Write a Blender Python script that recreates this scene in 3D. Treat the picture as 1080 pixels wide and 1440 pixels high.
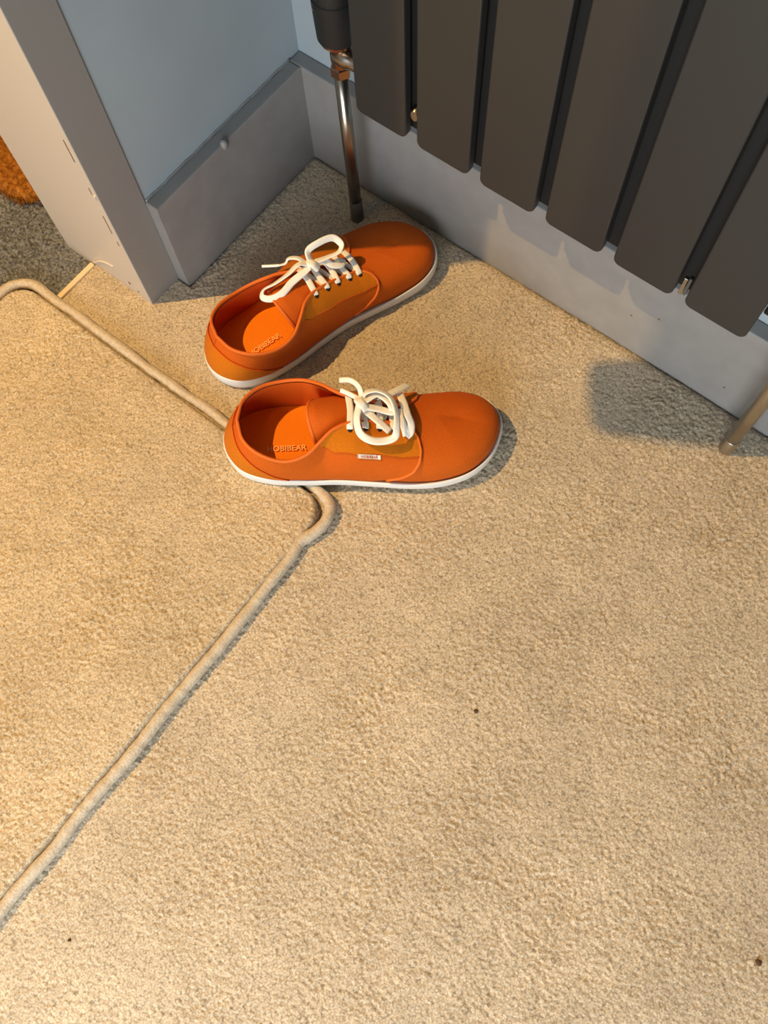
import bpy, bmesh, math
import numpy as np
from mathutils import Matrix, Vector, Euler

for o in list(bpy.data.objects):
    bpy.data.objects.remove(o, do_unlink=True)
S = bpy.context.scene
C = S.collection
rng = np.random.default_rng(7)

# ---------------------------------------------------------------- camera, world, lights, exposure
cam_d = bpy.data.cameras.new('camera')
cam_d.sensor_fit = 'VERTICAL'
cam_d.sensor_height = 36.0
cam_d.lens = 1227.6983 / 1440 * 36.0
cam_d.clip_start = .02
cam = bpy.data.objects.new('camera', cam_d)
C.objects.link(cam)
cam.location = (.6035, -.5782, .9354)
cam.rotation_euler = (.3335, .0335, .6581)
S.camera = cam

world = bpy.data.worlds.new('World')
S.world = world
world.use_nodes = True
bg = world.node_tree.nodes['Background']
bg.inputs[0].default_value = (.22, .70, 1.0, 1)
bg.inputs[1].default_value = .062

def light(name, kind, loc, energy, color, **kw):
    d = bpy.data.lights.new(name, kind)
    d.energy = energy
    d.color = color
    for k, v in kw.items():
        setattr(d, k, v)
    o = bpy.data.objects.new(name, d)
    C.objects.link(o)
    o.location = loc
    return o

LAMP = (-.49, -.776, 1.66)
light('hall_ceiling_bulb', 'POINT', LAMP, 122, (1.0, .61, .22), shadow_soft_size=.008)
# added fill panel, no door there; brightens the near floor like daylight
room_fill = light('added_room_fill', 'AREA', (.86, -1.58, .54), 24.5, (.97, 1.0, 1.0), shape='RECTANGLE', size=1.0, size_y=1.0)
room_fill.rotation_euler = (math.pi / 2, 0, 0)

vs = S.view_settings
vs.view_transform = 'Standard'
vs.look = 'None'
vs.gamma = 1
vs.use_curve_mapping = False
vs.exposure = 0.08

# ---------------------------------------------------------------- materials
def lin(r, g, b):
    f = lambda c: (c / 255 / 12.92) if c / 255 <= .04045 else ((c / 255 + .055) / 1.055) ** 2.4
    return (f(r), f(g), f(b), 1)

class Mat:
    def __init__(s, name, col, rough=.6, metal=0, spec=.4):
        s.m = bpy.data.materials.new(name)
        s.m.use_nodes = True
        s.t = s.m.node_tree
        s.b = s.t.nodes['Principled BSDF']
        s.b.inputs['Base Color'].default_value = col
        s.b.inputs['Roughness'].default_value = rough
        s.b.inputs['Metallic'].default_value = metal
        s.b.inputs['Specular IOR Level'].default_value = spec
        s.co = s.t.nodes.new('ShaderNodeTexCoord').outputs['Object']
        s.h = None
    def noise(s, scale, detail=3, rough=.6, stretch=None):
        n = s.t.nodes.new('ShaderNodeTexNoise')
        n.inputs['Scale'].default_value = scale
        n.inputs['Detail'].default_value = detail
        n.inputs['Roughness'].default_value = rough
        src = s.co
        if stretch:
            mp = s.t.nodes.new('ShaderNodeMapping')
            mp.inputs['Scale'].default_value = stretch
            s.t.links.new(s.co, mp.inputs[0])
            src = mp.outputs[0]
        s.t.links.new(src, n.inputs['Vector'])
        return n.outputs['Fac']
    def ramp(s, fac, stops):
        r = s.t.nodes.new('ShaderNodeValToRGB')
        e = r.color_ramp.elements
        while len(e) < len(stops):
            e.new(.5)
        for i, (p, c) in enumerate(stops):
            e[i].position = p
            e[i].color = c
        s.t.links.new(fac, r.inputs[0])
        return r.outputs[0]
    def mul(s, a, b, fac=1.0, mode='MULTIPLY'):
        m = s.t.nodes.new('ShaderNodeMix')
        m.data_type = 'RGBA'
        m.blend_type = mode
        m.inputs[0].default_value = fac
        s.t.links.new(a, m.inputs[6])
        s.t.links.new(b, m.inputs[7])
        return m.outputs[2]
    def color(s, out):
        s.t.links.new(out, s.b.inputs['Base Color'])
    def bump(s, fac, strength, dist):
        n = s.t.nodes.new('ShaderNodeBump')
        n.inputs['Strength'].default_value = strength
        n.inputs['Distance'].default_value = dist
        s.t.links.new(fac, n.inputs['Height'])
        if s.h:
            s.t.links.new(s.h, n.inputs['Normal'])
        s.h = n.outputs[0]
        s.t.links.new(s.h, s.b.inputs['Normal'])

def g(v):
    return (v, v, v, 1)

def sc(c, k):
    return (min(c[0] * k, 1), min(c[1] * k, 1), min(c[2] * k, 1), 1)

def carpet_mat(name, col, blot=.16, speck=.28, scale=1.0):
    M = Mat(name, col, 1.0, 0, .1)
    M.b.inputs['Sheen Weight'].default_value = .12
    M.b.inputs['Sheen Roughness'].default_value = .5
    base = M.ramp(M.noise(520 * scale, 2, .6), [(.30, sc(col, 1 - speck)), (.52, col), (.72, sc(col, 1 + speck * .8))])
    big = M.ramp(M.noise(7, 3, .6), [(.30, g(1 - blot)), (.68, g(1.0))])
    mid = M.ramp(M.noise(38, 3, .65), [(.34, g(1 - blot * .7)), (.62, g(1.0))])
    M.color(M.mul(M.mul(base, big), mid))
    vo = M.t.nodes.new('ShaderNodeTexVoronoi')
    vo.inputs['Scale'].default_value = 430 * scale
    vo.inputs['Randomness'].default_value = 1.0
    M.t.links.new(M.co, vo.inputs['Vector'])
    pit = M.ramp(vo.outputs['Distance'], [(.25, g(1.0)), (.62, g(.82)), (.95, g(.50))])
    M.color(M.mul(M.mul(M.mul(base, big), mid), pit))
    M.bump(pit, .55, .0011)
    M.bump(M.noise(1300 * scale, 2), .4, .0008)
    return M

CARPET = lin(216, 201, 177)
m_carpet = carpet_mat('beige_carpet', CARPET)
m_rug = carpet_mat('beige_rug_pile', lin(218, 201, 172))
m_bind = Mat('rug_binding', lin(196, 182, 160), .85, 0, .2)
m_bind.bump(m_bind.noise(420, 2, .5), .6, .0012)
m_bind.color(m_bind.ramp(m_bind.noise(300, 3), [(.3, lin(180, 167, 146)), (.7, lin(206, 193, 172))]))
m_hall = carpet_mat('dark_grey_speckled_carpet', lin(126, 129, 134), .15, .75, .55)
m_coir = Mat('brown_coir_pile', lin(178, 110, 30), .95, 0, .15)
m_coir.color(m_coir.ramp(m_coir.noise(160, 4, .7), [(.3, lin(96, 54, 14)), (.5, lin(146, 90, 28)), (.72, lin(180, 124, 54))]))
m_coir.bump(m_coir.noise(350, 3), .8, .002)

m_wall = Mat('pale_blue_wall_paint', lin(158, 171, 179), .7, 0, .3)
m_wall.bump(m_wall.noise(260, 3), .06, .0006)
m_wall.color(m_wall.ramp(m_wall.noise(6, 3), [(.3, lin(153, 166, 174)), (.7, lin(161, 174, 182))]))
m_skirt = Mat('grey_satin_trim_paint', lin(140, 140, 139), .38, 0, .5)
m_skirt.bump(m_skirt.noise(70, 3), .05, .0012)
m_skirt.color(m_skirt.ramp(m_skirt.noise(30, 4), [(.3, lin(135, 134, 133)), (.7, lin(145, 144, 143))]))
m_lining_lit = Mat('worn_grey_door_lining_lit', lin(192, 181, 168), .42, 0, .5)  # lighter, creamier tone paints the lamplight into the reveal
m_lining_lit.bump(m_lining_lit.noise(60, 3, .6, (1, 1, .15)), .06, .0015)
m_lining_shade = Mat('grey_door_lining_shaded', lin(138, 136, 133), .45, 0, .45)  # same paint darkened: shade on the front edge put into the colour
m_lining_shade.bump(m_lining_shade.noise(60, 3, .6, (1, 1, .15)), .06, .0015)
m_chip = Mat('bare_chipped_paint', lin(120, 92, 62), .8)
m_lip = Mat('pale_paint_lip', lin(212, 202, 188), .5)
m_caulk = Mat('cream_carpet_backing', lin(225, 205, 170), .8)

m_rad = Mat('anthracite_radiator_enamel', lin(42, 42, 41), .48, 0, .45)
m_rad.bump(m_rad.noise(1500, 2), .05, .0003)
m_rad_back = Mat('anthracite_radiator_shaded', lin(5, 6, 7), .7, 0, .4)  # near-black tone paints in the deep shade behind the front panels
m_chrome = Mat('chrome', lin(150, 143, 134), .27, 1)
m_chrome.bump(m_chrome.noise(40, 2), .03, .001)
m_dullchrome = Mat('dull_brushed_chrome', lin(176, 170, 160), .34, 1)
m_brass = Mat('plated_brass', lin(170, 132, 108), .26, 1)
m_black = Mat('black_plastic', lin(28, 29, 30), .5, 0, .4)
m_black.bump(m_black.noise(1200, 2), .05, .0003)
m_sleeve = Mat('grimy_sleeve', lin(84, 80, 74), .5)
m_dark = Mat('dark_hole', lin(22, 20, 20), .9)

def canvas(name, col, k=.12, rough=.85):
    M = Mat(name, col, rough, 0, .25)
    M.b.inputs['Sheen Weight'].default_value = .02
    w = M.noise(900, 2, .6)
    M.color(M.ramp(w, [(.3, sc(col, 1 - k)), (.7, sc(col, 1 + k))]))
    M.bump(w, .5, .0007)
    M.bump(M.noise(30, 2), .12, .003)
    return M
m_canvas = canvas('orange_canvas', lin(190, 86, 3))
m_suede = canvas('ochre_orange_suede', lin(188, 104, 4), .16, .95)
m_binding = canvas('salmon_orange_binding', lin(216, 106, 32), .06, .6)
m_liner = canvas('orange_lining_cloth', lin(206, 88, 3), .05)
m_insole = canvas('bright_orange_insole', lin(244, 136, 4), .05, .7)
m_sole = Mat('white_rubber', lin(224, 222, 216), .5, 0, .4)
m_sole.bump(m_sole.noise(120, 2), .05, .001)
m_lace = Mat('white_cotton_lace', lin(236, 232, 222), .85, 0, .2)
m_lace.bump(m_lace.noise(1100, 2), .4, .0006)
m_aglet = Mat('clear_white_aglet', lin(226, 226, 224), .3, 0, .5)
m_print = Mat('pale_print', lin(255, 196, 120), .7)
m_tag = Mat('white_woven_tag', lin(236, 226, 214), .8)
m_tagprint = Mat('rust_print', lin(190, 110, 74), .8)
m_speck = Mat('dark_brown_crumb', lin(84, 58, 36), .9)

# ---------------------------------------------------------------- helpers
def empty(name, loc=(0, 0, 0), rot=(0, 0, 0)):
    o = bpy.data.objects.new(name, None)
    C.objects.link(o)
    o.location = loc
    o.rotation_euler = rot
    o.empty_display_size = .05
    return o

def tag(o, label=None, cat=None, group=None, kind=None):
    if label: o['label'] = label
    if cat: o['category'] = cat
    if group: o['group'] = group
    if kind: o['kind'] = kind
    return o

def link(name, me, m, parent=None, smooth=True):
    o = bpy.data.objects.new(name, me)
    C.objects.link(o)
    me.materials.append(m.m)
    if smooth:
        me.polygons.foreach_set('use_smooth', [True] * len(me.polygons))
    if parent:
        o.parent = parent
    return o

def mesh(name, V, F, m, parent=None, smooth=True):
    me = bpy.data.meshes.new(name)
    me.from_pydata([tuple(map(float, v)) for v in V], [], [tuple(map(int, f)) for f in F])
    me.update()
    return link(name, me, m, parent, smooth)

def bm_obj(name, bm, m, parent=None, smooth=False):
    bmesh.ops.recalc_face_normals(bm, faces=bm.faces)
    me = bpy.data.meshes.new(name)
    bm.to_mesh(me)
    bm.free()
    return link(name, me, m, parent, smooth)

def box_bm(lo, hi, bev=0, seg=2):
    bm = bmesh.new()
    lo, hi = Vector(lo), Vector(hi)
    bmesh.ops.create_cube(bm, size=1, matrix=Matrix.Translation((lo + hi) / 2) @ Matrix.Diagonal((*(hi - lo), 1)))
    if bev:
        bmesh.ops.bevel(bm, geom=bm.edges[:], offset=bev, segments=seg, affect='EDGES', profile=.5)
    return bm

def box(name, lo, hi, m, parent=None, bev=0, seg=2):
    return bm_obj(name, box_bm(lo, hi, bev, seg), m, parent)

def join_bm(bms):
    out = bmesh.new()
    for b in bms:
        me = bpy.data.meshes.new('t')
        b.to_mesh(me)
        b.free()
        out.from_mesh(me)
        bpy.data.meshes.remove(me)
    return out

def lathe(name, prof, m, parent=None, n=32, M=None, smooth=True):
    V, F = [], []
    for (r, z) in prof:
        for k in range(n):
            a = 2 * math.pi * k / n
            V.append((r * math.cos(a), r * math.sin(a), z))
    for i in range(len(prof) - 1):
        for k in range(n):
            k2 = (k + 1) % n
            F.append((i * n + k, i * n + k2, (i + 1) * n + k2, (i + 1) * n + k))
    F.append(tuple(range(n))[::-1])
    F.append(tuple((len(prof) - 1) * n + k for k in range(n)))
    o = mesh(name, V, F, m, parent, smooth)
    if smooth:
        o.data.set_sharp_from_angle(angle=math.radians(38))
    if M is not None:
        o.data.transform(M)
    return o

def catmull(P, n=10, closed=False):
    P = np.asarray(P, float)
    N = len(P)
    out = []
    rngi = range(N) if closed else range(N - 1)
    for i in rngi:
        if closed:
            p0, p1, p2, p3 = P[(i - 1) % N], P[i], P[(i + 1) % N], P[(i + 2) % N]
        else:
            p1, p2 = P[i], P[i + 1]
            p0 = P[i - 1] if i > 0 else 2 * p1 - p2
            p3 = P[i + 2] if i + 2 < N else 2 * p2 - p1
        d = lambda a, b: max(np.linalg.norm(b - a), 1e-7) ** .5
        t0 = 0; t1 = t0 + d(p0, p1); t2 = t1 + d(p1, p2); t3 = t2 + d(p2, p3)
        for k in range(n):
            t = t1 + (t2 - t1) * k / n
            A1 = (t1 - t) / (t1 - t0) * p0 + (t - t0) / (t1 - t0) * p1
            A2 = (t2 - t) / (t2 - t1) * p1 + (t - t1) / (t2 - t1) * p2
            A3 = (t3 - t) / (t3 - t2) * p2 + (t - t2) / (t3 - t2) * p3
            B1 = (t2 - t) / (t2 - t0) * A1 + (t - t0) / (t2 - t0) * A2
            B2 = (t3 - t) / (t3 - t1) * A2 + (t - t1) / (t3 - t1) * A3
            out.append((t2 - t) / (t2 - t1) * B1 + (t - t1) / (t2 - t1) * B2)
    if not closed:
        out.append(P[-1])
    return np.array(out)

def sweep(path, sect, up=(0, 0, 1), closed=False, twist=None, scale=None):
    """sweep a closed 2-D section (w, n) along a path; w = sideways, n = towards up"""
    P = np.asarray(path, float)
    N = len(P)
    T = np.gradient(P, axis=0)
    if closed:
        T = np.roll(P, -1, 0) - np.roll(P, 1, 0)
    T /= np.linalg.norm(T, axis=1)[:, None] + 1e-12
    U = np.broadcast_to(np.asarray(up, float), P.shape).copy()
    W = np.cross(T, U)
    l = np.linalg.norm(W, axis=1)
    W /= l[:, None] + 1e-9
    Nn = np.cross(W, T)
    if twist is not None:
        c, s = np.cos(twist)[:, None], np.sin(twist)[:, None]
        W, Nn = W * c + Nn * s, Nn * c - W * s
    sect = np.asarray(sect, float)
    k = len(sect)
    sc_ = np.ones(N) if scale is None else scale
    V = (P[:, None] + sc_[:, None, None] * (sect[None, :, 0, None] * W[:, None] + sect[None, :, 1, None] * Nn[:, None])).reshape(-1, 3)
    F = []
    for i in range(N if closed else N - 1):
        j = (i + 1) % N
        for q in range(k):
            q2 = (q + 1) % k
            F.append((i * k + q, i * k + q2, j * k + q2, j * k + q))
    if not closed:
        F.append(tuple(range(k))[::-1])
        F.append(tuple((N - 1) * k + q for q in range(k)))
    return V, F

def circ(r, n=8):
    return [(r * math.cos(2 * math.pi * k / n), r * math.sin(2 * math.pi * k / n)) for k in range(n)]

def merge(parts):
    V, F, o = [], [], 0
    for v, f in parts:
        V.append(np.asarray(v))
        F += [tuple(i + o for i in q) for q in f]
        o += len(v)
    return np.concatenate(V), F

def gridF(nu, nv, flip=False):
    F = []
    for i in range(nu - 1):
        for j in range(nv - 1):
            q = (i * nv + j, (i + 1) * nv + j, (i + 1) * nv + j + 1, i * nv + j + 1)
            F.append(q[::-1] if flip else q)
    return F

def ss(a, b, x):
    t = np.clip((x - a) / (b - a), 0, 1)
    return t * t * (3 - 2 * t)

# value noise and cellular noise on arrays, for pile relief
def vnoise(x, y, s, seed):
    r = np.random.default_rng(seed).random((256, 256))
    X, Y = x * s, y * s
    i, j = np.floor(X).astype(int), np.floor(Y).astype(int)
    fx, fy = X - i, Y - j
    fx, fy = fx * fx * (3 - 2 * fx), fy * fy * (3 - 2 * fy)
    q = lambda a, b: r[a % 256, b % 256]
    return (q(i, j) * (1 - fx) + q(i + 1, j) * fx) * (1 - fy) + (q(i, j + 1) * (1 - fx) + q(i + 1, j + 1) * fx) * fy

def worley(x, y, s, seed):
    R = np.random.default_rng(seed)
    jx, jy, hh = R.random((256, 256)), R.random((256, 256)), R.random((256, 256))
    X, Y = x * s, y * s
    i, j = np.floor(X).astype(int), np.floor(Y).astype(int)
    f1 = np.full(x.shape, 9.0)
    f2 = np.full(x.shape, 9.0)
    hv = np.zeros(x.shape)
    for a in (-1, 0, 1):
        for b in (-1, 0, 1):
            ii, jj = (i + a) % 256, (j + b) % 256
            d = np.hypot(i + a + jx[ii, jj] - X, j + b + jy[ii, jj] - Y)
            c = d < f1
            f2 = np.where(c, f1, np.minimum(f2, d))
            hv = np.where(c, hh[ii, jj], hv)
            f1 = np.where(c, d, f1)
    return f1, f2, hv

def pile(x, y, seed, amp=1.0, cell=400):
    wx = x + .0012 * (vnoise(x, y, 210, seed + 5) - .5)
    wy = y + .0012 * (vnoise(x, y, 210, seed + 6) - .5)
    f1, f2, hv = worley(wx, wy, cell, seed)
    rough = .45 + .9 * vnoise(x, y, 14, seed + 1) * (.5 + vnoise(x, y, 45, seed + 2))
    tuft = (np.minimum(f2 - f1, .55) / .55) ** .7
    clump1, clump2, _ = worley(wx, wy, cell * .38, seed + 9)
    crack = ss(0, .16, clump2 - clump1)
    h = rough * (.0014 * (tuft - .6) + .0013 * (hv - .5) + .0009 * (crack - .8)) + .0007 * (vnoise(x, y, 30, seed + 3) - .5) + .0022 * (vnoise(x, y, 9, seed + 4) - .5)
    return h * amp

def axis(lo, hi, pitch, flo, fhi):
    a = np.arange(flo, fhi + pitch / 2, pitch)
    L, Rr = [], []
    p, v = pitch, flo
    while v > lo:
        p *= 1.6
        v -= p
        L.append(max(v, lo))
    p, v = pitch, fhi
    while v < hi:
        p *= 1.6
        v += p
        Rr.append(min(v, hi))
    return np.array(L[::-1] + list(a) + Rr)

def grid_mesh(name, xs, ys, zf, m, parent=None):
    X, Y = np.meshgrid(xs, ys, indexing='ij')
    r = zf(X, Y)
    if isinstance(r, tuple):
        X, Y, Z = r
    else:
        Z = r
    nx, ny = len(xs), len(ys)
    co = np.stack([X, Y, Z], -1).reshape(-1, 3).astype(np.float32)
    idx = np.arange(nx * ny).reshape(nx, ny)
    q = np.stack([idx[:-1, :-1], idx[1:, :-1], idx[1:, 1:], idx[:-1, 1:]], -1).reshape(-1, 4).astype(np.int32)
    me = bpy.data.meshes.new(name)
    me.vertices.add(len(co))
    me.vertices.foreach_set('co', co.ravel())
    me.loops.add(q.size)
    me.loops.foreach_set('vertex_index', q.ravel())
    me.polygons.add(len(q))
    me.polygons.foreach_set('loop_start', np.arange(0, q.size, 4, dtype=np.int32))
    me.polygons.foreach_set('loop_total', np.full(len(q), 4, dtype=np.int32))
    me.update(calc_edges=True)
    return link(name, me, m, parent)

# ---------------------------------------------------------------- room shell
TS = .019          # skirting thickness
HS = .1439         # skirting height
YJ = -.2985        # door reveal plane
YL = -.2500        # end of skirting / start of lining edge
WT = .150          # wall thickness
TH = -.119         # threshold line

def floor_z(X, Y):
    z = pile(X, Y, 11)
    d = np.minimum(np.where(Y < YL, 9, X), -Y)
    z -= .0045 * np.exp(-np.clip(d, 0, 9) / .0035)
    z -= .004 * np.exp(-np.clip(X - TH, 0, 9) / .003)
    far = ss(1.25, 1.4, X) + ss(-1.2, -1.4, Y)
    return z * (1 - np.clip(far, 0, 1))
floor = grid_mesh('floor', axis(TH, 3.2, .0017, TH, 1.12), axis(-3.4, .0, .0017, -1.12, .0), floor_z, m_carpet)
tag(floor, 'light beige cut pile carpet covering the room floor', None, kind='structure')

hall = grid_mesh('floor', axis(-1.6, TH - .002, .0026, -.42, TH - .002), axis(-2.2, .45, .0026, -.46, -.05),
                 lambda X, Y: pile(X, Y, 31, 1.7, 190) - .003, m_hall)
tag(hall, 'dark grey speckled carpet in the hall beyond the doorway', None, kind='structure')

t1 = box('trim_1', (TH - .0055, YJ - .76, -.008), (TH + .0015, YJ - .001, .0015), m_caulk, bev=.001)
tag(t1, 'thin cream edge strip where beige carpet meets hall carpet', kind='structure')

wl = bm_obj('wall_left', join_bm([
    box_bm((-TS - WT + .012, YL - .0006, -.01), (-TS, TS, 2.4)),
    box_bm((-TS - WT + .012, YJ - .80, 2.03), (-TS, YL, 2.4)),
    box_bm((-TS - WT + .012, -3.4, -.01), (-TS, YJ - .80, 2.4))]), m_wall)
tag(wl, 'pale blue painted wall beside the doorway', kind='structure')
wb = box('wall_back', (-TS - WT, TS, -.01), (3.2, TS + .12, 2.4), m_wall)
tag(wb, 'pale blue painted wall behind the radiator', kind='structure')

# door lining: reveal board with a flush front edge
ln = empty('door_1', (-TS, YJ, 0))
tag(ln, 'worn grey painted wooden door lining at the doorway edge', kind='structure')
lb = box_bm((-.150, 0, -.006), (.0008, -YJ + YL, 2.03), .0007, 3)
lnb = bm_obj('lining_board', lb, m_lining_lit, ln)
box('lining_edge', (-.003, .0006, -.006), (.0016, -YJ + YL, 2.03), m_lining_shade, ln, .0005)  # thin strip carrying the shaded copy of the lining paint
box('lining_board', (-.150, -.80, -.006), (.0008, -.762, 2.03), m_lining_lit, ln, .0014)
box('lining_head', (-.150, -.762, 1.995), (.0008, -.0005, 2.03), m_lining_lit, ln, .0014)
# chips and paint marks along the edge of the reveal
for (x, z, lx, lz) in [(-.0075, .262, .0014, .030), (-.0070, .205, .0011, .010), (-.0075, .150, .0012, .030), (-.0060, .118, .0010, .008), (-.030, .020, .003, .004), (-.018, .012, .002, .003)]:
    mark = box('paint_chip', (x - lx / 2, -.0006, z - lz / 2), (x + lx / 2, .0006, z + lz / 2), m_chip, ln, .0003, 1)
lipv = catmull([(-.100, -.0002, .004), (-.090, -.0006, .014), (-.078, -.0006, .026), (-.064, -.0004, .034), (-.050, -.0001, .038)], 6)
v, f = sweep(lipv, circ(.0014, 6), up=(0, 1, 0))
mesh('paint_lip', v, f, m_lip, ln)
lipv = catmull([(-.0045, -.0002, .196), (-.003, -.0006, .200), (-.0005, -.0004, .203)], 5)
v, f = sweep(lipv, circ(.0012, 6), up=(0, 1, 0))
mesh('paint_lip', v, f, m_lip, ln)

# skirting boards
def board(name, lo, hi):
    bm = box_bm(lo, hi)
    bmesh.ops.bevel(bm, geom=[e for e in bm.edges if min(v.co.z for v in e.verts) > hi[2] - .001], offset=.0022, segments=3, affect='EDGES', profile=.5)
    return bm
b1 = bm_obj('baseboard_left', board('b', (-TS, YL, -.012), (0, .0, HS)), m_skirt)
tag(b1, 'grey painted skirting board with a paint drip on its top edge', kind='structure')
dr = lathe('paint_drip', [(.0001, .0055), (.0022, .005), (.0040, .003), (.0046, 0), (.0040, -.004), (.0024, -.0075), (.0001, -.009)], m_skirt, b1, 12,
           Matrix.Translation((-.0006, -.137, HS - .0005)))
b2 = bm_obj('baseboard_back', board('b', (-TS, 0, -.012), (3.2, TS, HS)), m_skirt)
tag(b2, 'grey painted skirting board under the radiator', kind='structure')
# uneven caulk line along the wall above the left skirting
cp = [(-TS + .0004, YL + .001 + i * (-YL / 26), HS + .0006 + .0009 * math.sin(i * 1.7) * math.sin(i * .6)) for i in range(27)]
v, f = sweep(catmull(cp, 3), circ(.0016, 6), up=(1, 0, .3))
mesh('caulk_bead', v, f, m_skirt, b1)
for (x, z) in [(.475, .062), (.605, .036), (.505, .083)]:
    lathe('scuff_mark', [(.0001, .0004), (.0013, .0002), (.0015, -.0004)], m_chip, b2, 10, Matrix.Translation((x, -.0001, z)) @ Matrix.Rotation(math.pi / 2, 4, 'X'))

# ---------------------------------------------------------------- radiator
PITCH, PW, YR, ZR, X0 = .0764, .0630, -.075, .2315, .1489
rad = empty('panel_radiator', (X0, YR, ZR))
tag(rad, 'tall anthracite flat panel radiator with vertical panels mounted on the wall', 'radiator')
def panel_mesh(w, d, h, r, name):
    # outline in xz with rounded lower corners, extruded in y with softened front edges
    pts = []
    for k in range(9):
        a = math.pi + math.pi / 2 * k / 8
        pts.append((r + r * math.cos(a), r + r * math.sin(a)))
    for k in range(9):
        a = 1.5 * math.pi + math.pi / 2 * k / 8
        pts.append((w - r + r * math.cos(a), r + r * math.sin(a)))
    pts += [(w, h), (0, h)]
    P = np.array(pts)
    cx = np.array([w / 2, h / 2])
    def inset(q):
        s = np.array([(w - 2 * q) / w, (h - 2 * q) / h])
        return (P - cx) * s + cx
    rows = [(.0016, 0), (.0005, .0006), (0, .0018), (0, d - .002), (.002, d)]
    V, F = [], []
    n = len(P)
    for q, y in rows:
        for p in inset(q):
            V.append((p[0], y, p[1]))
    for i in range(len(rows) - 1):
        for k in range(n):
            k2 = (k + 1) % n
            F.append((i * n + k, (i + 1) * n + k, (i + 1) * n + k2, i * n + k2))
    F.append(tuple(range(n)))
    F.append(tuple((len(rows) - 1) * n + k for k in range(n))[::-1])
    me = bpy.data.meshes.new(name)
    me.from_pydata(V, [], F)
    me.update()
    return me
HP = 1.50
pm = panel_mesh(PW, .011, HP, .0075, 'panel')
pm.materials.append(m_rad.m)
for i in range(6):
    o = bpy.data.objects.new('panel', pm)
    C.objects.link(o)
    o.parent = rad
    o.location = (i * PITCH, 0, 0)
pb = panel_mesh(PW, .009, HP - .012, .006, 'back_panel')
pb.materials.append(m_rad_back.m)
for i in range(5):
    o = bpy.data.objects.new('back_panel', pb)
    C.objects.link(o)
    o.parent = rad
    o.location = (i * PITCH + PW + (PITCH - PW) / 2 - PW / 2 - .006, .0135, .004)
tot = 5 * PITCH + PW
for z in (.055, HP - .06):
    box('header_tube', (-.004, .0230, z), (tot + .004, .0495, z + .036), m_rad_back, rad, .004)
for z in (.20, HP - .25):
    for x in (.08, tot - .08):
        box('wall_bracket', (x - .015, .049, z), (x + .015, -YR + TS, z + .05), m_rad_back, rad, .002)
# small bright plug and bracket seen in the gaps
lathe('plug', [(.0001, .004), (.004, .004), (.0050, .002), (.0050, -.012), (.0001, -.012)], m_dullchrome, rad, 16,
      Matrix.Translation((.0697, .0090, .031)) @ Matrix.Diagonal((1, 1, 1.5, 1)) @ Matrix.Rotation(math.pi / 2, 4, 'X'))
box('bracket_clip', (5 * PITCH - .0105, .0105, -.004), (5 * PITCH - .0068, .0128, .020), m_dullchrome, rad, .0006)
box('bracket_clip', (5 * PITCH - .0060, .0090, .000), (5 * PITCH - .0030, .0118, .024), m_sleeve, rad, .0006)
box('end_cap', (tot, .030, .006), (tot + .014, .046, .075), m_rad_back, rad, .002)

# ---------------------------------------------------------------- valves and pipes
VX, VY = .1045, -.044
pl = empty('radiator_pipe', (VX, VY, 0))
tag(pl, 'shiny chrome supply pipe rising from the carpet in the room corner', 'pipe')
def pipe(x0, y0, x1, y1, z1, m, parent, r=.0075):
    v, f = sweep([(x0, y0, -.012), (x0 + (x1 - x0) * .5, y0 + (y1 - y0) * .5, z1 / 2), (x1, y1, z1)], circ(r, 24), up=(0, 1, 0))
    return mesh('tube', v, f, m, parent)
pipe(.0032, 0, -.001, 0, .228, m_chrome, pl)
lathe('floor_sleeve', [(.0076, .034), (.0080, .033), (.0084, .006), (.0090, -.012), (.0001, -.012)], m_sleeve, pl, 20, Matrix.Translation((.0032, 0, 0)))
vt = empty('thermostatic_valve', (VX, VY, .2285))
tag(vt, 'black thermostatic radiator valve with chrome body on top of the pipe', 'valve')
nut = lathe('compression_nut', [(.0085, 0), (.0112, .001), (.0112, .011), (.0095, .0125), (.0001, .0125)], m_brass, vt, 6, smooth=False)
lathe('valve_body', [(.0088, .0125), (.0090, .016), (.0098, .020), (.0098, .034), (.0118, .037), (.0150, .041), (.0185, .044), (.0185, .050), (.0001, .050)], m_brass, vt, 28)
lathe('union_nut', [(.0001, -.008), (.0075, -.008), (.0108, -.006), (.0108, .010), (.0088, .013), (.0088, .036), (.0001, .036)], m_chrome, vt, 28,
      Matrix.Translation((.004, .0, .026)) @ Matrix.Rotation(math.pi / 2, 4, 'Y'))
hd = lathe('thermostat_head', [(.0200, .0480), (.0207, .0488), (.0213, .062), (.0224, .090), (.0224, .094), (.0212, .095), (.0212, .098), (.0228, .099), (.0232, .135), (.0200, .142), (.0001, .143)], m_black, vt, 40)
lathe('locking_pin', [(.0001, .0012), (.0012, .001), (.0014, -.003)], m_chrome, hd, 12,
      Matrix.Translation((-.0075, -.0215, .0885)) @ Matrix.Rotation(math.pi / 2, 4, 'X'))

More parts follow.
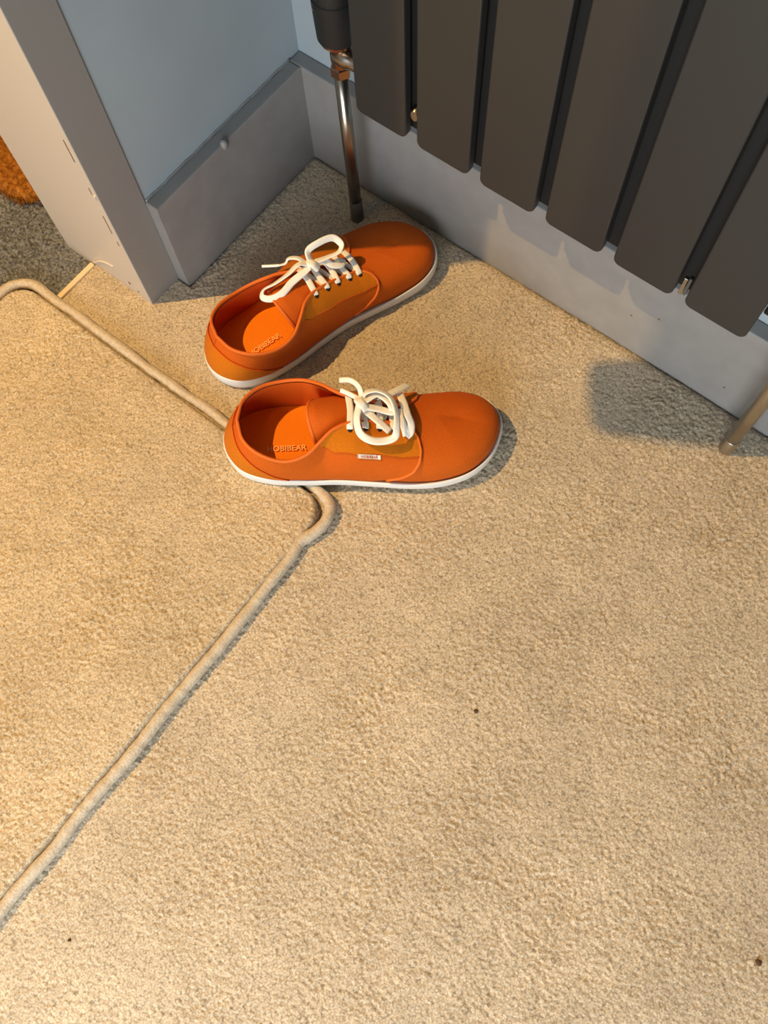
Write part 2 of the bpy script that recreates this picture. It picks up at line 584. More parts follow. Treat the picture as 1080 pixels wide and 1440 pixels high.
px, py = .6465, -.0425
pr = empty('radiator_pipe', (px, py, 0))
tag(pr, 'dull brushed return pipe standing by the far end of the radiator', 'pipe')
pipe(0, 0, -.004, 0, .228, m_dullchrome, pr, .0078)
lathe('floor_sleeve', [(.0079, .026), (.0086, .025), (.0090, -.012), (.0001, -.012)], m_dullchrome, pr, 20)
lv = empty('lockshield_valve', (px - .004, py, .2285))
tag(lv, 'lockshield valve joining the return pipe to the radiator', 'valve')
lathe('compression_nut', [(.0085, 0), (.0112, .001), (.0112, .011), (.0095, .0125), (.0001, .0125)], m_chrome, lv, 6, smooth=False)
lathe('valve_body', [(.0088, .0125), (.0098, .020), (.0098, .034), (.0118, .037), (.0118, .050), (.0001, .050)], m_chrome, lv, 28)
lathe('union_nut', [(.0001, -.008), (.0075, -.008), (.0108, -.006), (.0108, .010), (.0080, .013), (.0080, .040), (.0001, .040)], m_chrome, lv, 28,
      Matrix.Translation((-.004, .0, .026)) @ Matrix.Rotation(-math.pi / 2, 4, 'Y'))
lathe('valve_cap', [(.0118, .050), (.0140, .052), (.0140, .085), (.0100, .090), (.0001, .090)], m_black, lv, 28)

# ---------------------------------------------------------------- rug (bound carpet offcut)
RX0, RX1, RY0, RY1, RH = -.172, .330, -1.16, -.3745, .0135
rug = empty('beige_rug', ((RX0 + RX1) / 2, (RY0 + RY1) / 2, 0))
tag(rug, 'beige cut pile rug with a padded bound edge lying in the doorway', 'rug')
off = np.array([(RX0 + RX1) / 2, (RY0 + RY1) / 2, 0])
def rug_z(X, Y):
    # squash the square grid into a rectangle with rounded corners
    cx, cy, hx, hy, r = off[0], off[1], (RX1 - RX0) / 2, (RY1 - RY0) / 2, .032
    dx, dy = X - cx, Y - cy
    qx, qy = np.clip(np.abs(dx) - (hx - r), 0, None), np.clip(np.abs(dy) - (hy - r), 0, None)
    m_ = np.maximum(qx, qy)
    l = np.hypot(qx, qy) + 1e-9
    k = np.where((qx > 0) & (qy > 0), m_ / l, 1)
    nx = np.where(qx > 0, hx - r + qx * k, np.abs(dx)) * np.sign(dx)
    ny = np.where(qy > 0, hy - r + qy * k, np.abs(dy)) * np.sign(dy)
    edge = np.minimum(hx - np.abs(dx), hy - np.abs(dy))
    z = RH + pile(X, Y, 51, 1.15) + .0018 * vnoise(X, Y, 11, 77)
    z = z - .0100 * np.exp(-(np.clip(edge, 0, 9) / .0026) ** 2)
    return nx + cx, ny + cy, z
pl_ = grid_mesh('rug_pile', axis(RX0, RX1, .0017, RX0 + .001, RX1), axis(RY0, RY1, .0017, RY0 + .001, RY1), rug_z, m_rug)
pl_.data.transform(Matrix.Translation(-Vector(off)))
pl_.parent = rug
bz = .0074
bp_ = []
def arc(cx, cy, r, a0, a1, n=6):
    for k in range(n + 1):
        a = a0 + (a1 - a0) * k / n
        bp_.append((cx + r * math.cos(a), cy + r * math.sin(a), bz))
W_ = .0064
r_ = .034
# clockwise from top-left corner
def edge(p, q, n, amp, seed):
    R = np.random.default_rng(seed)
    w = R.normal(0, amp, n + 1)
    for k in range(1, n):
        t = k / n
        d = np.array(q) - np.array(p)
        nn = np.array([-d[1], d[0]]) / np.hypot(*d)
        pt = np.array(p) + d * t + nn * w[k]
        bp_.append((pt[0], pt[1], bz + R.normal(0, .0006)))
x0, x1, y0, y1 = RX0 - W_, RX1 + W_, RY0 - W_, RY1 + W_
arc(x0 + r_, y1 - r_, r_, math.pi, math.pi / 2)
edge((x0 + r_, y1), (x1 - .045, y1), 14, .0005, 3)
# soft, slightly lifted corner with a dent after it
bp_ += [(x1 - .045, y1 + .0005, bz), (x1 - .022, y1 - .0005, bz + .001), (x1 - .0065, y1 - .0065, bz + .002), (x1 + .0005, y1 - .022, bz + .0025), (x1 - .0010, y1 - .040, bz + .0015), (x1 - .0075, y1 - .058, bz), (x1 - .0045, y1 - .080, bz)]
edge((x1 - .003, y1 - .090), (x1, y0 + r_), 24, .0007, 5)
arc(x1 - r_, y0 + r_, r_, 0, -math.pi / 2)
edge((x1 - r_, y0), (x0 + r_, y0), 10, .0008, 6)
arc(x0 + r_, y0 + r_, r_, -math.pi / 2, -math.pi)
edge((x0, y0 + r_), (x0, y1 - r_), 14, .0008, 8)
path = catmull(bp_, 12, True)
sec = [(.0064 * math.cos(a), .0072 * math.sin(a)) for a in np.linspace(0, 2 * math.pi, 14, endpoint=False)]
bsc = 1 + .10 * (vnoise(path[:, 0], path[:, 1], 55, 91) - .5) + .16 * (vnoise(path[:, 0], path[:, 1], 160, 92) - .5)
v, f = sweep(path - off, sec, closed=True, scale=bsc)
mesh('edge_binding', v, f, m_bind, rug)

# ---------------------------------------------------------------- brown coir mat in the hall
MX0, MX1, MY0, MY1 = -.80, -.236, -.292, .10
cm = empty('coir_mat', ((MX0 + MX1) / 2, (MY0 + MY1) / 2, 0))
tag(cm, 'golden brown fuzzy coir mat with rounded corner on the hall carpet', 'mat')
def coir_z(X, Y):
    cx, cy, hx, hy, r = (MX0 + MX1) / 2, (MY0 + MY1) / 2, (MX1 - MX0) / 2, (MY1 - MY0) / 2, .045
    dx, dy = X - cx, Y - cy
    qx, qy = np.clip(np.abs(dx) - (hx - r), 0, None), np.clip(np.abs(dy) - (hy - r), 0, None)
    k = np.where((qx > 0) & (qy > 0), np.maximum(qx, qy) / (np.hypot(qx, qy) + 1e-9), 1)
    nx = np.where(qx > 0, hx - r + qx * k, np.abs(dx)) * np.sign(dx)
    ny = np.where(qy > 0, hy - r + qy * k, np.abs(dy)) * np.sign(dy)
    e = np.minimum(hx - np.abs(dx), hy - np.abs(dy))
    z = .017 + pile(X, Y, 61, 2.2, 260) - .015 * np.exp(-np.clip(e, 0, 9) / .004)
    return nx + cx, ny + cy, z
cmm = grid_mesh('mat_pile', axis(MX0, MX1, .0024, MX1 - .24, MX1), axis(MY0, MY1, .0024, MY0, MY0 + .22), coir_z, m_coir)
cmm.data.transform(Matrix.Translation(-Vector(cm.location)))
cmm.parent = cm
parts = []
for i in range(260):
    if i < 130:
        ex, ey = MX1 - .045 - rng.random() * .12, MY0 + .001; d = np.array([rng.normal(0, .6), -1])
    else:
        a = -rng.random() * math.pi / 2
        ex, ey = MX1 - .045 + .044 * math.cos(a), MY0 + .045 + .044 * math.sin(a); d = np.array([math.cos(a), math.sin(a)]) + rng.normal(0, .4, 2)
    d = d / np.hypot(*d) * (.004 + .005 * rng.random())
    z0 = .002 + .010 * rng.random()
    p0 = np.array([ex - cm.location.x, ey - cm.location.y, z0])
    v, f = sweep([p0, p0 + [d[0] * .5, d[1] * .5, .001], p0 + [d[0], d[1], -.001]], circ(.0004, 3), up=(.1, .1, 1))
    parts.append((v, f))
v, f = merge(parts)
tag(mesh('loose_fibres', v, f, m_coir, cm), kind='stuff')

# ---------------------------------------------------------------- unseen strip added in the doorway to cast the dark patch on the carpet
sf = empty('shadow_blocker', (-.010, -.4375, .872))
tag(sf, 'narrow grey strip added out of view to cast a shadow on the carpet', 'light blocker')
m_blocker = Mat('blocker_grey', lin(92, 94, 98), .95)
m_blocker.bump(m_blocker.noise(300, 3), .5, .002)
zs_ = np.linspace(-.02, 1.125, 24)
sp_ = [(.004 * math.sin(z * 9), .003 * math.sin(z * 7 + 1), z) for z in zs_]
secw = [(.0265 * np.sign(math.cos(t)) * abs(math.cos(t)) ** .6, .007 * math.sin(t)) for t in np.linspace(0, 2 * math.pi, 16, endpoint=False)]
v, f = sweep(sp_, secw, up=(.75, .6, 0), scale=np.interp(np.arange(24), [0, 1, 2, 23], [.86, .98, 1, 1]))
mesh('blocker_strip', v, f, m_blocker, sf)

# ---------------------------------------------------------------- shoes
LAT = [(.0012, .010), (.006, .022), (.020, .038), (.050, .049), (.090, .0525), (.130, .0540), (.170, .0585), (.210, .0630), (.243, .0625), (.2765, .0540), (.300, .0365), (.3125, .0165)]
MED = [(.0012, .010), (.006, .021), (.020, .036), (.050, .0465), (.090, .0480), (.130, .0435), (.170, .0410), (.210, .0440), (.243, .0475), (.2765, .0475), (.300, .0385), (.3125, .0240)]
TOE = (.3175, .004)

class Shoe:
    """right shoe frame: x heel to toe, +y inner side, z up; flip = -1 gives the left shoe"""
    def __init__(s):
        ctl = [(0, 0)] + [(x, -w) for x, w in LAT] + [TOE] + [(x, w) for x, w in MED[::-1]]
        P = catmull(ctl, 24, True)
        it = 24 * (len(LAT) + 1)
        s.out = {-1: P[:it + 1], 1: np.concatenate([P[it:], P[:1]])[::-1]}
        s.arc, s.nor = {}, {}
        for k, q in s.out.items():
            d = np.concatenate([[0], np.cumsum(np.hypot(*np.diff(q, axis=0).T))])
            s.arc[k] = d / d[-1]
            T = np.gradient(q, axis=0)
            T /= np.linalg.norm(T, axis=1)[:, None]
            n = np.stack([T[:, 1], -T[:, 0]], 1) * (1 if k == -1 else -1)
            n[0] = (-1, 0)
            s.nor[k] = n                      # pointing outwards
        s.RX = np.array([0, .10, .12, .15, .18, .20, .22, .24, .262])
        s.RZ = np.array([.10, .092, .088, .0800, .0690, .0625, .0580, .0545, .0485])
    def B(s, side, a, inset=0.0, z=0.0):
        q, n, A = s.out[side], s.nor[side], s.arc[side]
        x = np.interp(a, A, q[:, 0]); y = np.interp(a, A, q[:, 1])
        nx = np.interp(a, A, n[:, 0]); ny = np.interp(a, A, n[:, 1])
        l = np.hypot(nx, ny)
        nx, ny = nx / l, ny / l
        return np.stack([x - nx * inset, y - ny * inset, np.zeros_like(x) + z], -1), np.stack([nx, ny, 0 * nx], -1)
    def aof(s, side, x):
        return np.interp(x, s.out[side][:, 0], s.arc[side])
    def spring(s, P):
        P = np.array(P, float)
        x = P[..., 0]
        P[..., 2] += .007 * np.clip((x - .22) / .098, 0, 1) ** 2 + .003 * np.clip((.04 - x) / .04, 0, 1) ** 2
        return P
    def vampC(s, side, a, inset=.0050):
        P0, n = s.B(side, a, inset, .0125)
        xb = P0[:, 0]
        xr = np.where(xb < .2, xb, .2 + (xb - .2) / (.3135 - .2) * .064)
        zr = np.interp(xr, s.RX, s.RZ)
        P3 = np.stack([xr, .002 + 0 * xr, zr], -1)
        h = (zr - .0125)[:, None]
        up = np.array([0, 0, 1.0])
        P1 = P0 + n * .0055 + up * h * .66
        d = P0 - P3
        d[:, 2] = 0
        P2 = P3 + d * .60
        P2[:, 2] = zr - h[:, 0] * .02
        return np.stack([P0, P1, P2, P3])
    @staticmethod
    def bez(Cc, v):
        return (1 - v) ** 3 * Cc[0] + 3 * v * (1 - v) ** 2 * Cc[1] + 3 * v * v * (1 - v) * Cc[2] + v ** 3 * Cc[3]
    def quarterC(s, side, a):
        # front: piece of the vamp section up to the facing edge
        V = s.vampC(side, a, .0040)
        xb = V[0][:, 0]
        gap = np.interp(xb, [.12, .14, .17, .205, .225, .25], [.022, .0165, .0125, .0115, .0150, .018])
        vf = np.full(len(a), .9)
        vs_ = np.linspace(.3, 1, 141)
        ys = np.stack([np.abs(s.bez(V, t)[:, 1] - .002) for t in vs_])
        for i in range(len(a)):
            k = np.argmax(ys[:, i] < gap[i])
            vf[i] = vs_[k]
        t = vf[:, None]
        L = lambda p, q: p + (q - p) * t
        a1, a2, a3 = L(V[0], V[1]), L(V[1], V[2]), L(V[2], V[3])
        b1, b2 = L(a1, a2), L(a2, a3)
        c1 = L(b1, b2)
        F_ = np.stack([V[0], a1, b1, c1])
        # rear: collar
        ac = s.aof(side, .118)
        keys = np.array([0, .2, .4, .6, .8, 1.0, 1.25, 2.5])
        if side == -1:
            rim = np.array([(.0240, 0, .0690), (.0300, -.0230, .0670), (.0470, -.0380, .0620), (.0720, -.0445, .0570), (.0950, -.0405, .0620), (.1160, -.0275, .0750), (.1350, -.0190, .0815), (.2, -.012, .07)])
        else:
            rim = np.array([(.0240, 0, .0690), (.0300, .0230, .0680), (.0470, .0400, .0650), (.0720, .0480, .0620), (.0950, .0460, .0660), (.1180, .0320, .0770), (.1360, .0210, .0830), (.2, .012, .07)])
        rc = catmull(rim, 12)
        kk = np.concatenate([np.linspace(keys[i], keys[i + 1], 12, endpoint=False) for i in range(len(keys) - 1)] + [[keys[-1]]])
        r = a / ac
        R = np.stack([np.interp(r, kk, rc[:, c]) for c in range(3)], -1)
        P0, n = s.B(side, a, .0040, .0125)
        h = (R[:, 2] - .0125)[:, None]
        up = np.array([0, 0, 1.0])
        D = R - P0
        D[:, 2] = 0
        C_ = np.stack([P0, P0 + n * .0045 + up * h * .36 + D * .05, R - up * h * .34 - D * .22 + n * .0030, R])
        w = ss(.112, .150, xb)[None, :, None]
        return C_ * (1 - w) + F_ * w
    def offs(s, G, d):
        gu = np.gradient(G, axis=0)
        gv = np.gradient(G, axis=1)
        n = np.cross(gu, gv)
        n /= np.linalg.norm(n, axis=-1)[..., None] + 1e-12
        return G + n * d
    def quarter(s, side, a0, a1, v0, v1, nu, nv, off=0.0):
        """patch of the quarter; a0/a1 functions of v, v0/v1 functions of a"""
        t = np.linspace(0, 1, nv)
        sg = np.linspace(0, 1, nu)
        G = np.zeros((nu, nv, 3))
        E_ = np.zeros((nu, nv, 3))
        for j, tv in enumerate(t):
            vv = np.full(nu, tv)
            a = np.zeros(nu)
            for _ in range(4):
                A0 = a0(vv); A1 = a1(vv)
                a = A0 + (A1 - A0) * sg
                lo = v0(a); hi = v1(a)
                vv = lo + (hi - lo) * tv
            Cc = s.quarterC(side, a)
            G[:, j] = s.bez(Cc, vv[:, None])
            da = 1e-3
            Ga = s.bez(s.quarterC(side, np.clip(a + da, 0, 1)), vv[:, None]) - s.bez(s.quarterC(side, np.clip(a - da, 0, 1)), vv[:, None])
            dv = 1e-2
            Gv = s.bez(Cc, np.clip(vv + dv, 0, 1)[:, None]) - s.bez(Cc, np.clip(vv - dv, 0, 1)[:, None])
            n = np.cross(Ga, Gv) * (1 if side == -1 else -1)
            n /= np.linalg.norm(n, axis=-1)[:, None] + 1e-12
            E_[:, j] = n
        return G + E_ * off

SH = Shoe()

def front_x(v):
    return np.interp(v, [0, .08, .18, .32, .5, .7, .86, .96, 1.0], [.160, .180, .197, .211, .2195, .2235, .2225, .2165, .2080])

def shoe(loc, rot, flip, label, laces, text_at, tag_on):
    root = empty('canvas_shoe', loc, rot)
    tag(root, label, 'shoe', 'pair of orange canvas shoes')
    def put(name, V, F, m, parent=root, dome=False):
        V = SH.spring(np.asarray(V, float))
        V = V * np.array([1, flip, 1])
        if flip < 0:
            F = [tuple(q[::-1]) for q in F]
        o = mesh(name, V, F, m, None)
        o.parent = parent
        return o
    # --- sole
    P = np.concatenate([SH.out[-1], SH.out[1][::-1][1:-1]])
    Nn = np.concatenate([SH.nor[-1], SH.nor[1][::-1][1:-1]])
    rows = [(.0065, .0000), (.0030, .0006), (.0008, .0022), (.0002, .0050), (.0000, .0090), (.0002, .0125), (.0006, .0140), (.0018, .0143), (.0042, .0120), (.0075, .0118)]
    n = len(P)
    V, F = [], []
    sx = P[:, 0]
    lift = 1 + .45 * ss(.10, .0, sx) + .35 * ss(.20, .30, sx)
    for ins, z in rows:
        q = P - Nn * ins
        V += [(q[i, 0], q[i, 1], z * (lift[i] if z > .004 and ins < .003 else 1)) for i in range(n)]
    for r in range(len(rows) - 1):
        for i in range(n):
            j = (i + 1) % n
            F.append((r * n + i, r * n + j, (r + 1) * n + j, (r + 1) * n + i))
    F.append(tuple(range(n))[::-1])
    F.append(tuple((len(rows) - 1) * n + i for i in range(n)))
    put('sole', V, F, m_sole)
    # --- insole
    ins = P - Nn * .0055
    V = [(q[0], q[1], .0152) for q in ins]
    cen = [(x, .0, .0150) for x in (.16,)]
    V += cen
    F = [(i, (i + 1) % n, n) for i in range(n)]
    io = put('insole', V, F, m_insole)
    # --- vamp (both halves welded along the ridge)
    parts = []
    nv, nu = 26, 60
    for side in (-1, 1):
        G = np.zeros((nu, nv, 3))
        for j, v in enumerate(np.linspace(0, 1, nv)):
            xs = .150 + .054 * ss(.45, .72, v)
            a = np.linspace(SH.aof(side, xs), 1, nu)
            G[:, j] = SH.bez(SH.vampC(side, a), v)
        parts.append((G.reshape(-1, 3), gridF(nu, nv, side == 1)))
    V, F = merge(parts)
    vo = put('vamp', V, F, m_canvas)
    bm = bmesh.new(); bm.from_mesh(vo.data)
    bmesh.ops.remove_doubles(bm, verts=bm.verts, dist=.0003)
    bmesh.ops.recalc_face_normals(bm, faces=bm.faces)
    bm.to_mesh(vo.data); bm.free()
    # --- quarters, eyestays, counter, lining, bindings
    rimpath = {}
    for side in (-1, 1):
        af = lambda v, sd=side: SH.aof(sd, front_x(v))
        z0 = lambda v: 0 * v
        one = lambda a: 0 * a + 1
        zero = lambda a: 0 * a
        G = SH.quarter(side, z0, af, zero, one, 110, 24, .0012)
        put('quarter_panel', G.reshape(-1, 3), gridF(110, 24, side == 1), m_canvas)
        rim = G[:, -1]
        fr = G[-1, :]
        rimpath[side] = rim
        # front edge piping
        v, f = sweep(fr[2:], circ(.0017, 8), up=(.3, .2 * side, 1))
        put('front_piping', v, f, m_binding)
        # eyestay
        vlow = lambda a, sd=side: np.interp(SH.out[sd][np.clip(np.searchsorted(SH.arc[sd], a), 0, len(SH.arc[sd]) - 1), 0], [.108, .118, .130, .150, .175, .200, .225], [.99, .80, .62, .54, .56, .55, .60])
        G2 = SH.quarter(side, lambda v, sd=side: SH.aof(sd, .108) + 0 * v, lambda v, sd=side: SH.aof(sd, front_x(v) - .0015), vlow, one, 60, 12, .0021)
        put('eyestay', G2.reshape(-1, 3), gridF(60, 12, side == 1), m_suede)
        # stitched lower edge of the eyestay
        v, f = sweep(G2[3:, 0], circ(.0007, 5))
        put('stitching', v, f, m_canvas)
    for side in (-1, 1):
        pass
    # heel counter as one piece round the back
    def vh(a, sd):
        x = np.interp(a, SH.arc[sd], SH.out[sd][:, 0])
        return np.interp(x, [0, .006, .02, .045, .062, .078], [.74, .72, .64, .42, .21, .02])
    hc = []
    for side in (-1, 1):
        hc.append(SH.quarter(side, lambda v: 0 * v, lambda v, sd=side: SH.aof(sd, .078) + 0 * v, lambda a: 0 * a, lambda a, sd=side: vh(a, sd), 40, 12, .0022))
    G = np.concatenate([hc[0][::-1], hc[1][1:]])
    put('heel_counter', G.reshape(-1, 3), gridF(len(G), 12, True), m_suede)
    v, f = sweep(G[2:-2, -1], circ(.0008, 5))
    put('seam', v, f, m_liner)
    # lining
    li = []
    for side in (-1, 1):
        li.append(SH.quarter(side, lambda v: 0 * v, lambda v, sd=side: SH.aof(sd, .19) + 0 * v, lambda a: 0 * a, lambda a: 0 * a + .995, 70, 14, -.0016))
    G = np.concatenate([li[0][::-1], li[1][1:]])
    put('lining', G.reshape(-1, 3), gridF(len(G), 14, False), m_liner)
    # collar binding: lateral facing top, round the collar, medial
    k = np.concatenate([rimpath[-1][::-1], rimpath[1][1:]])
    v, f = sweep(k, [(.0019 * math.cos(t), .0026 * math.sin(t)) for t in np.linspace(0, 2 * math.pi, 10, endpoint=False)])
    put('collar_binding', v, f, m_binding)
    # --- tongue
    nx, nt = 40, 25
    xs = np.linspace(.099, .216, nx)
    V = []
    for th in (0, -.0022):
        for x in xs:
            top = np.interp(x, [.099, .106, .125, .15, .18, .20, .216], [.0800, .0830, .0815, .0760, .0655, .0585, .0520])
            w = np.interp(x, [.099, .125, .16, .216], [.0350, .0330, .028, .024])
            dr_ = np.interp(x, [.099, .125, .15, .18, .216], [.047, .030, .016, .010, .007])
            for t in np.linspace(-1, 1, nt):
                xe = x + (.012 * (t * t) if x < .13 else .012 * (t * t) * (1 - (x - .13) / .086)) * 1.0
                V.append((xe, t * w + .002, top - dr_ * abs(t) ** 2.2 + th))
    F = gridF(nx, nt) + [tuple(i + nx * nt for i in q[::-1]) for q in gridF(nx, nt)]
    F += [(j, j + 1, nx * nt + j + 1, nx * nt + j) for j in range(nt - 1)]
    to = put('tongue', V, F, m_canvas)
    hem = np.array(V[:nt]) + [0, 0, -.0010]
    v, f = sweep(hem, circ(.0021, 8), up=(1, 0, .2))
    put('hem', v, f, m_binding, to)
    # --- eyelets and lace bars
    EX = [.2055, .1900, .1745, .1595, .1440]
    ey = {}
    for side in (-1, 1):
        for i, x in enumerate(EX):
            a = np.array([SH.aof(side, x)])
            Cc = SH.quarterC(side, a)
            P1 = SH.bez(Cc, .90)[0]; P2 = SH.bez(Cc, .92)[0]
            e = 1e-3
            ga = (SH.bez(SH.quarterC(side, a + e), .9) - SH.bez(SH.quarterC(side, a - e), .9))[0]
            nn = np.cross(ga, P2 - P1) * (1 if side == -1 else -1)
            nn /= np.linalg.norm(nn)
            c = P1 + nn * .0022
            ey[side, i] = c
            zaxis = Vector(nn)
            q = zaxis.to_track_quat('Z', 'X').to_matrix()
            ring = np.array([q @ Vector((.0026 * math.cos(t), .0026 * math.sin(t), .0004)) for t in np.linspace(0, 2 * math.pi, 12, endpoint=False)]) + c
            V = np.concatenate([ring, ring - nn * .0006, [c + nn * .0003]])
            F = [(k_, (k_ + 1) % 12, 24) for k_ in range(12)] + [(12 + k_, 12 + (k_ + 1) % 12, (k_ + 1) % 12, k_) for k_ in range(12)]
            put('eyelet', V, F, m_dark)
    def ribbon(pts, w=.0041, t=.0008, up=(0, 0, 1), tw=None, n=10, scale_ends=False):
        p = catmull(pts, n)
        tws = None
        if tw is not None:
            tws = np.interp(np.linspace(0, 1, len(p)), np.linspace(0, 1, len(tw)), tw)
        sec = [(w, 0), (w * .92, t), (w * .4, t * 1.25), (-w * .4, t * 1.25), (-w * .92, t), (-w, 0), (-w * .92, -t), (w * .92, -t)]
        s_ = None
        if scale_ends:
            u = np.linspace(0, 1, len(p))
            s_ = .7 + .3 * ss(0, .12, u) * ss(1, .88, u)
        return sweep(p, sec, up, False, tws, s_)
    lp = []
    for i in range(5):
        A, B_ = ey[-1, i], ey[1, i]
        mid = (A + B_) / 2
        mid[2] = max(A[2], B_[2]) + .0030
        sh = np.array([.0015, 0, 0]) * (-1) ** i
        pts = [A + [0, .0005, -.0010], A + [0, .003, .0022], mid + sh, B_ + [0, -.003, .0022], B_ + [0, -.0005, -.0010]]
        lp.append(ribbon(pts, .0036, .0008, scale_ends=True))
        if i < 4:      # diagonal under-strands between rows
            A2, B2 = ey[-1, i + 1], ey[1, i]
            m2 = (A2 + B2) / 2 + [0, 0, .0005]
            lp.append(ribbon([A2 + [0, .004, -.0005], m2, B2 + [0, -.004, -.0005]], .0028, .0006))
    v, f = merge(lp)
    lo_ = put('shoelace', v, f, m_lace)
    unflip = np.array([1, flip, 1])
    for nm, pts, tw, kw in laces:
        pts = np.array(pts) * unflip
        v, f = ribbon(pts, tw=tw, **kw)
        # these points are already in the shoe's own frame: undo the toe spring (zero here)
        put(nm, v, f, m_aglet if nm == 'aglet' else m_lace, lo_)
    # --- lettering on the insole
    def letters(name, body, size, M, m, parent, depth=.00015):
        cu = bpy.data.curves.new(name, 'FONT')
        cu.body = body
        cu.size = size
        cu.extrude = depth
        cu.resolution_u = 2
        cu.offset = size * .012
        cu.align_x = 'CENTER'
        cu.align_y = 'CENTER'
        ob = bpy.data.objects.new(name, cu)
        C.objects.link(ob)
        bpy.context.view_layer.update()
        me = bpy.data.meshes.new_from_object(ob)
        bpy.data.objects.remove(ob)
        me.transform(M)
        me.materials.clear()
        o = link(name, me, m, parent, False)
        return o
    (tx, ty, ta) = text_at
    letters('lettering', 'HOBIBEAR', .0095, Matrix.Translation((tx, ty, .0180)) @ Matrix.Rotation(ta, 4, 'Z'), m_print, io)
    if tag_on:
        # little white woven tag at the lower edge of the outer eyestay
        side = -1
        Q = SH.quarter(side, lambda v: SH.aof(side, .1500) + 0 * v, lambda v: SH.aof(side, .1745) + 0 * v, lambda a: 0 * a + .50, lambda a: 0 * a + .56, 10, 4, .0032)
        Qi = SH.quarter(side, lambda v: SH.aof(side, .1500) + 0 * v, lambda v: SH.aof(side, .1745) + 0 * v, lambda a: 0 * a + .50, lambda a: 0 * a + .56, 10, 4, .0016)
        V = np.concatenate([Q.reshape(-1, 3), Qi.reshape(-1, 3)])
        F = gridF(10, 4) + [tuple(i + 40 for i in q[::-1]) for q in gridF(10, 4)]
        ring = [i * 4 for i in range(10)] + [36 + j for j in range(1, 4)] + [i * 4 + 3 for i in range(8, -1, -1)] + [j for j in range(2, 0, -1)]
        F += [(ring[k_], ring[(k_ + 1) % len(ring)], ring[(k_ + 1) % len(ring)] + 40, ring[k_] + 40) for k_ in range(len(ring))]
        tg = put('side_tag', V, F, m_tag)
        c = Q.mean((0, 1)); ux = Q[-1].mean(0) - Q[0].mean(0); ux /= np.linalg.norm(ux)
        uy = Q[:, -1].mean(0) - Q[:, 0].mean(0); uy -= ux * (ux @ uy); uy /= np.linalg.norm(uy)
        uz = np.cross(ux, uy)
        M = Matrix([[ux[0], uy[0], uz[0], c[0] + uz[0] * .0005], [ux[1], uy[1], uz[1], c[1] + uz[1] * .0005], [ux[2], uy[2], uz[2], c[2] + uz[2] * .0005], [0, 0, 0, 1]])
        letters('lettering', 'HOBIBEAR', .0040, M, m_tagprint, tg, .0002)
    return root

H = math.pi / 2
S2 = {
'A': [(0.1574, 0.0085, 0.088), (0.1603, 0.0131, 0.092), (0.1737, 0.0153, 0.094), (0.1878, 0.0081, 0.092), (0.1936, -0.0076, 0.088), (0.1933, -0.0237, 0.083), (0.1912, -0.0321, 0.078), (0.181, -0.0355, 0.076), (0.1656, -0.0357, 0.079), (0.1542, -0.0287, 0.083), (0.1514, -0.0138, 0.088), (0.1553, 0.0026, 0.09)],
'B': [(0.1608, 0.0056, 0.09), (0.1746, 0.0132, 0.088), (0.1873, 0.0049, 0.084), (0.1903, -0.0036, 0.08), (0.176, -0.0014, 0.083), (0.162, -0.0003, 0.088)],
'E1': [(0.158, 0.01, 0.09), (0.1556, 0.02, 0.094), (0.1474, 0.0308, 0.09), (0.1349, 0.0376, 0.08)],
'E1b': [(0.1563, 0.0081, 0.089), (0.1442, 0.0173, 0.086), (0.1356, 0.023, 0.084)],
'E2': [(0.1815, 0.0133, 0.08), (0.1896, 0.0197, 0.078), (0.2017, 0.0288, 0.072), (0.2096, 0.0355, 0.066)],
'C': [(0.1997, 0.023, 0.07), (0.2028, 0.009, 0.075), (0.2059, -0.0045, 0.076), (0.2098, -0.0138, 0.070), (0.2085, -0.0221, 0.066), (0.2044, -0.0255, 0.063)],
'C2': [(0.1969, 0.0023, 0.072), (0.1994, -0.0085, 0.073), (0.2026, -0.0183, 0.068), (0.2044, -0.0251, 0.064)],
'D': [(0.1609, -0.0025, 0.084), (0.1725, -0.0129, 0.081), (0.1862, -0.0241, 0.074)],
}
L2 = [('bow_loop', S2['A'], [.1, .5, .7, .7, .8, .5, .3, .3, .3, .6, .6, .2], {}),
      ('bow_loop', S2['B'], [.2, .5, .3, .0, -.2, .0], {}),
      ('lace_end', S2['E1'], [.2, .8, .9, .6], dict(w=.0030)),
      ('lace_end', S2['E1b'], [0, .7, .9], dict(w=.0026)),
      ('lace_end', S2['E2'], [0, .2, .2, .2], {}),
      ('lace_strand', S2['C'], [0, 0, .2, .3, .2, 0], {}),
      ('lace_strand', S2['C2'], [0, 0, .1, 0], {}),
      ('lace_strand', S2['D'], [0, .2, 0], {}),
      ('knot', [(.1535, .0095, .086), (.1550, .0050, .0905), (.1580, .0005, .0905), (.1615, -.0030, .086)], [0, 0, 0, 0], dict(w=.0046, t=.0022))]
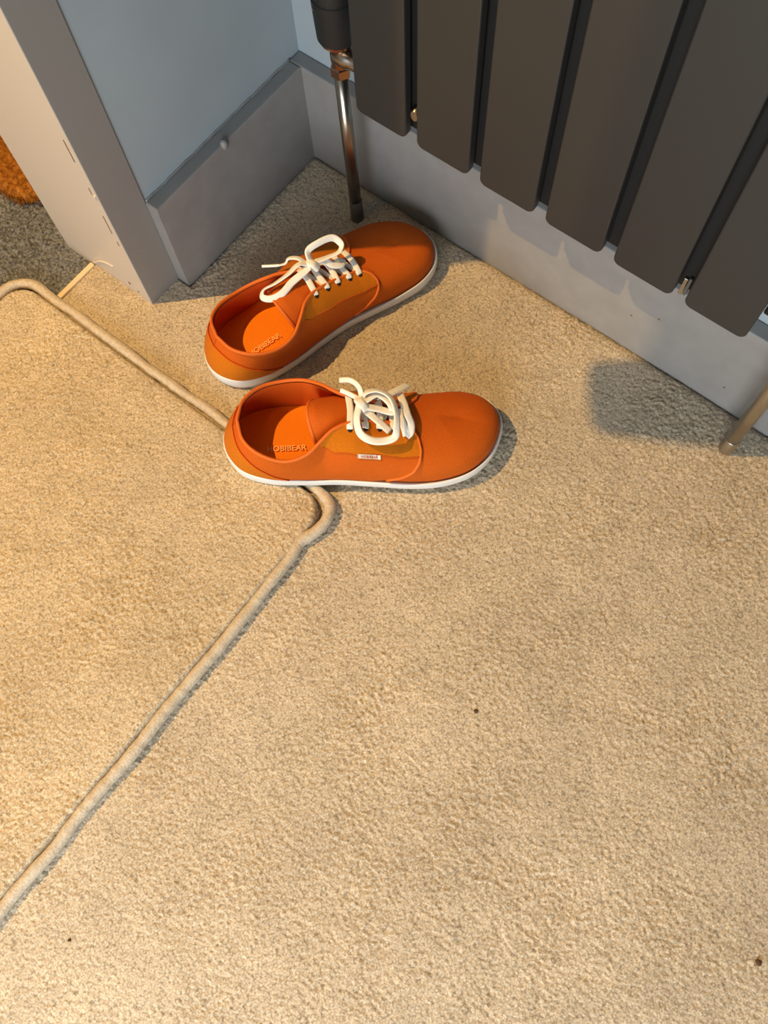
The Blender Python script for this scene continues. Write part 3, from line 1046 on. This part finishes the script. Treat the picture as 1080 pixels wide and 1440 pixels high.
S1 = {
'A': [(0.1543, 0.0076, 0.092), (0.1437, 0.0105, 0.096), (0.1273, 0.0085, 0.093), (0.1101, 0.0098, 0.088), (0.0947, 0.0123, 0.084), (0.0901, 0.0069, 0.082), (0.0962, -0.0, 0.081), (0.1097, -0.0036, 0.084), (0.127, 0.0001, 0.088), (0.1406, 0.0016, 0.09), (0.1527, 0.0038, 0.091)],
'E1': [(0.1511, 0.0087, 0.092), (0.1472, 0.0165, 0.097), (0.1381, 0.0237, 0.096), (0.1328, 0.0245, 0.09), (0.1260, 0.0275, 0.0885)],
'AG': [(.1265, .0272, .0886), (0.1245, 0.0286, 0.088), (0.1101, 0.0393, 0.086)],
'B': [(0.1574, 0.0083, 0.09), (0.16, 0.0165, 0.1), (0.173, 0.0165, 0.104), (0.1926, 0.0138, 0.102), (0.1977, 0.0057, 0.094), (0.1923, 0.0024, 0.09), (0.1781, 0.0048, 0.088), (0.1619, 0.0072, 0.089)],
'E2': [(0.1588, 0.0061, 0.09), (0.1732, 0.0038, 0.085), (0.1798, -0.0025, 0.08), (0.1893, -0.0046, 0.076), (0.195, 0.0014, 0.074)],
}
L1 = [('bow_loop', S1['A'], [0, .5, .6, .7, .9, .9, .9, .7, .5, .3, 0], {}),
      ('bow_loop', S1['B'], [.3, 1.0, 1.1, 1.0, .8, .6, .5, .2], {}),
      ('lace_end', S1['E1'], [0, .3, .5, .7, .8], dict(w=.0030)),
      ('aglet', S1['AG'], [.8, .8, .8], dict(w=.0015, t=.0013)),
      ('lace_end', S1['E2'], [0, .2, .3, .4, .3], {}),
      ('knot', [(.1520, .0115, .086), (.1545, .0075, .0925), (.1575, .0035, .0925), (.1610, -.0005, .086)], [0, 0, 0, 0], dict(w=.0046, t=.0022))]

def frame(o, t, sh):
    e = (np.array(t) - np.array(o)); e = e / np.hypot(*e)
    n = np.array([-e[1], e[0]])
    p = np.array(o) + n * sh
    return p, math.atan2(e[1], e[0])

p2, r2 = frame((.186, -.387), (.426, -.179), -.006)
shoe((p2[0] + .0018, p2[1] - .0018, .0165), Euler((-.025, math.radians(2.7), r2)), 1,
     'orange canvas shoe whose heel rests on the rug, small white tag on its side', L2, (.071, -.012, 0.0), True)
p1, r1 = frame((.115, -.33), (.217, -.024), .006)
shoe((p1[0], p1[1], .0006), Euler((0, 0, r1)), -1,
     'orange canvas shoe standing between the rug and the chrome pipe, toe towards the radiator', L1, (.071, -.010, .06), False)

# ---------------------------------------------------------------- crumbs on the carpet
def floor_at(u, v):
    c = Matrix(Euler(cam.rotation_euler).to_matrix()) @ Vector(((u - 540) / 1227.7, -(v - 720) / 1227.7, -1))
    t = -cam.location.z / c.z
    return Vector(cam.location) + c * t
for i, (u, v, r, lab) in enumerate([(669, 1000, .0022, 'tiny dark brown crumb on open carpet beyond the rug corner'),
                                    (98, 1322, .0016, 'tiny dark speck on carpet close to the rug long edge'),
                                    (1066, 1353, .0030, 'brown crumb on carpet farthest from the rug')]):
    p = floor_at(u, v)
    bm = bmesh.new()
    bmesh.ops.create_icosphere(bm, subdivisions=2, radius=r)
    for q in bm.verts:
        q.co *= 1 + .35 * (rng.random() - .5)
        q.co.z *= .7
    o = bm_obj('crumb', bm, m_speck, None, True)
    o.location = (p.x, p.y, .0010)
    tag(o, lab, 'crumb', 'crumbs on the carpet')
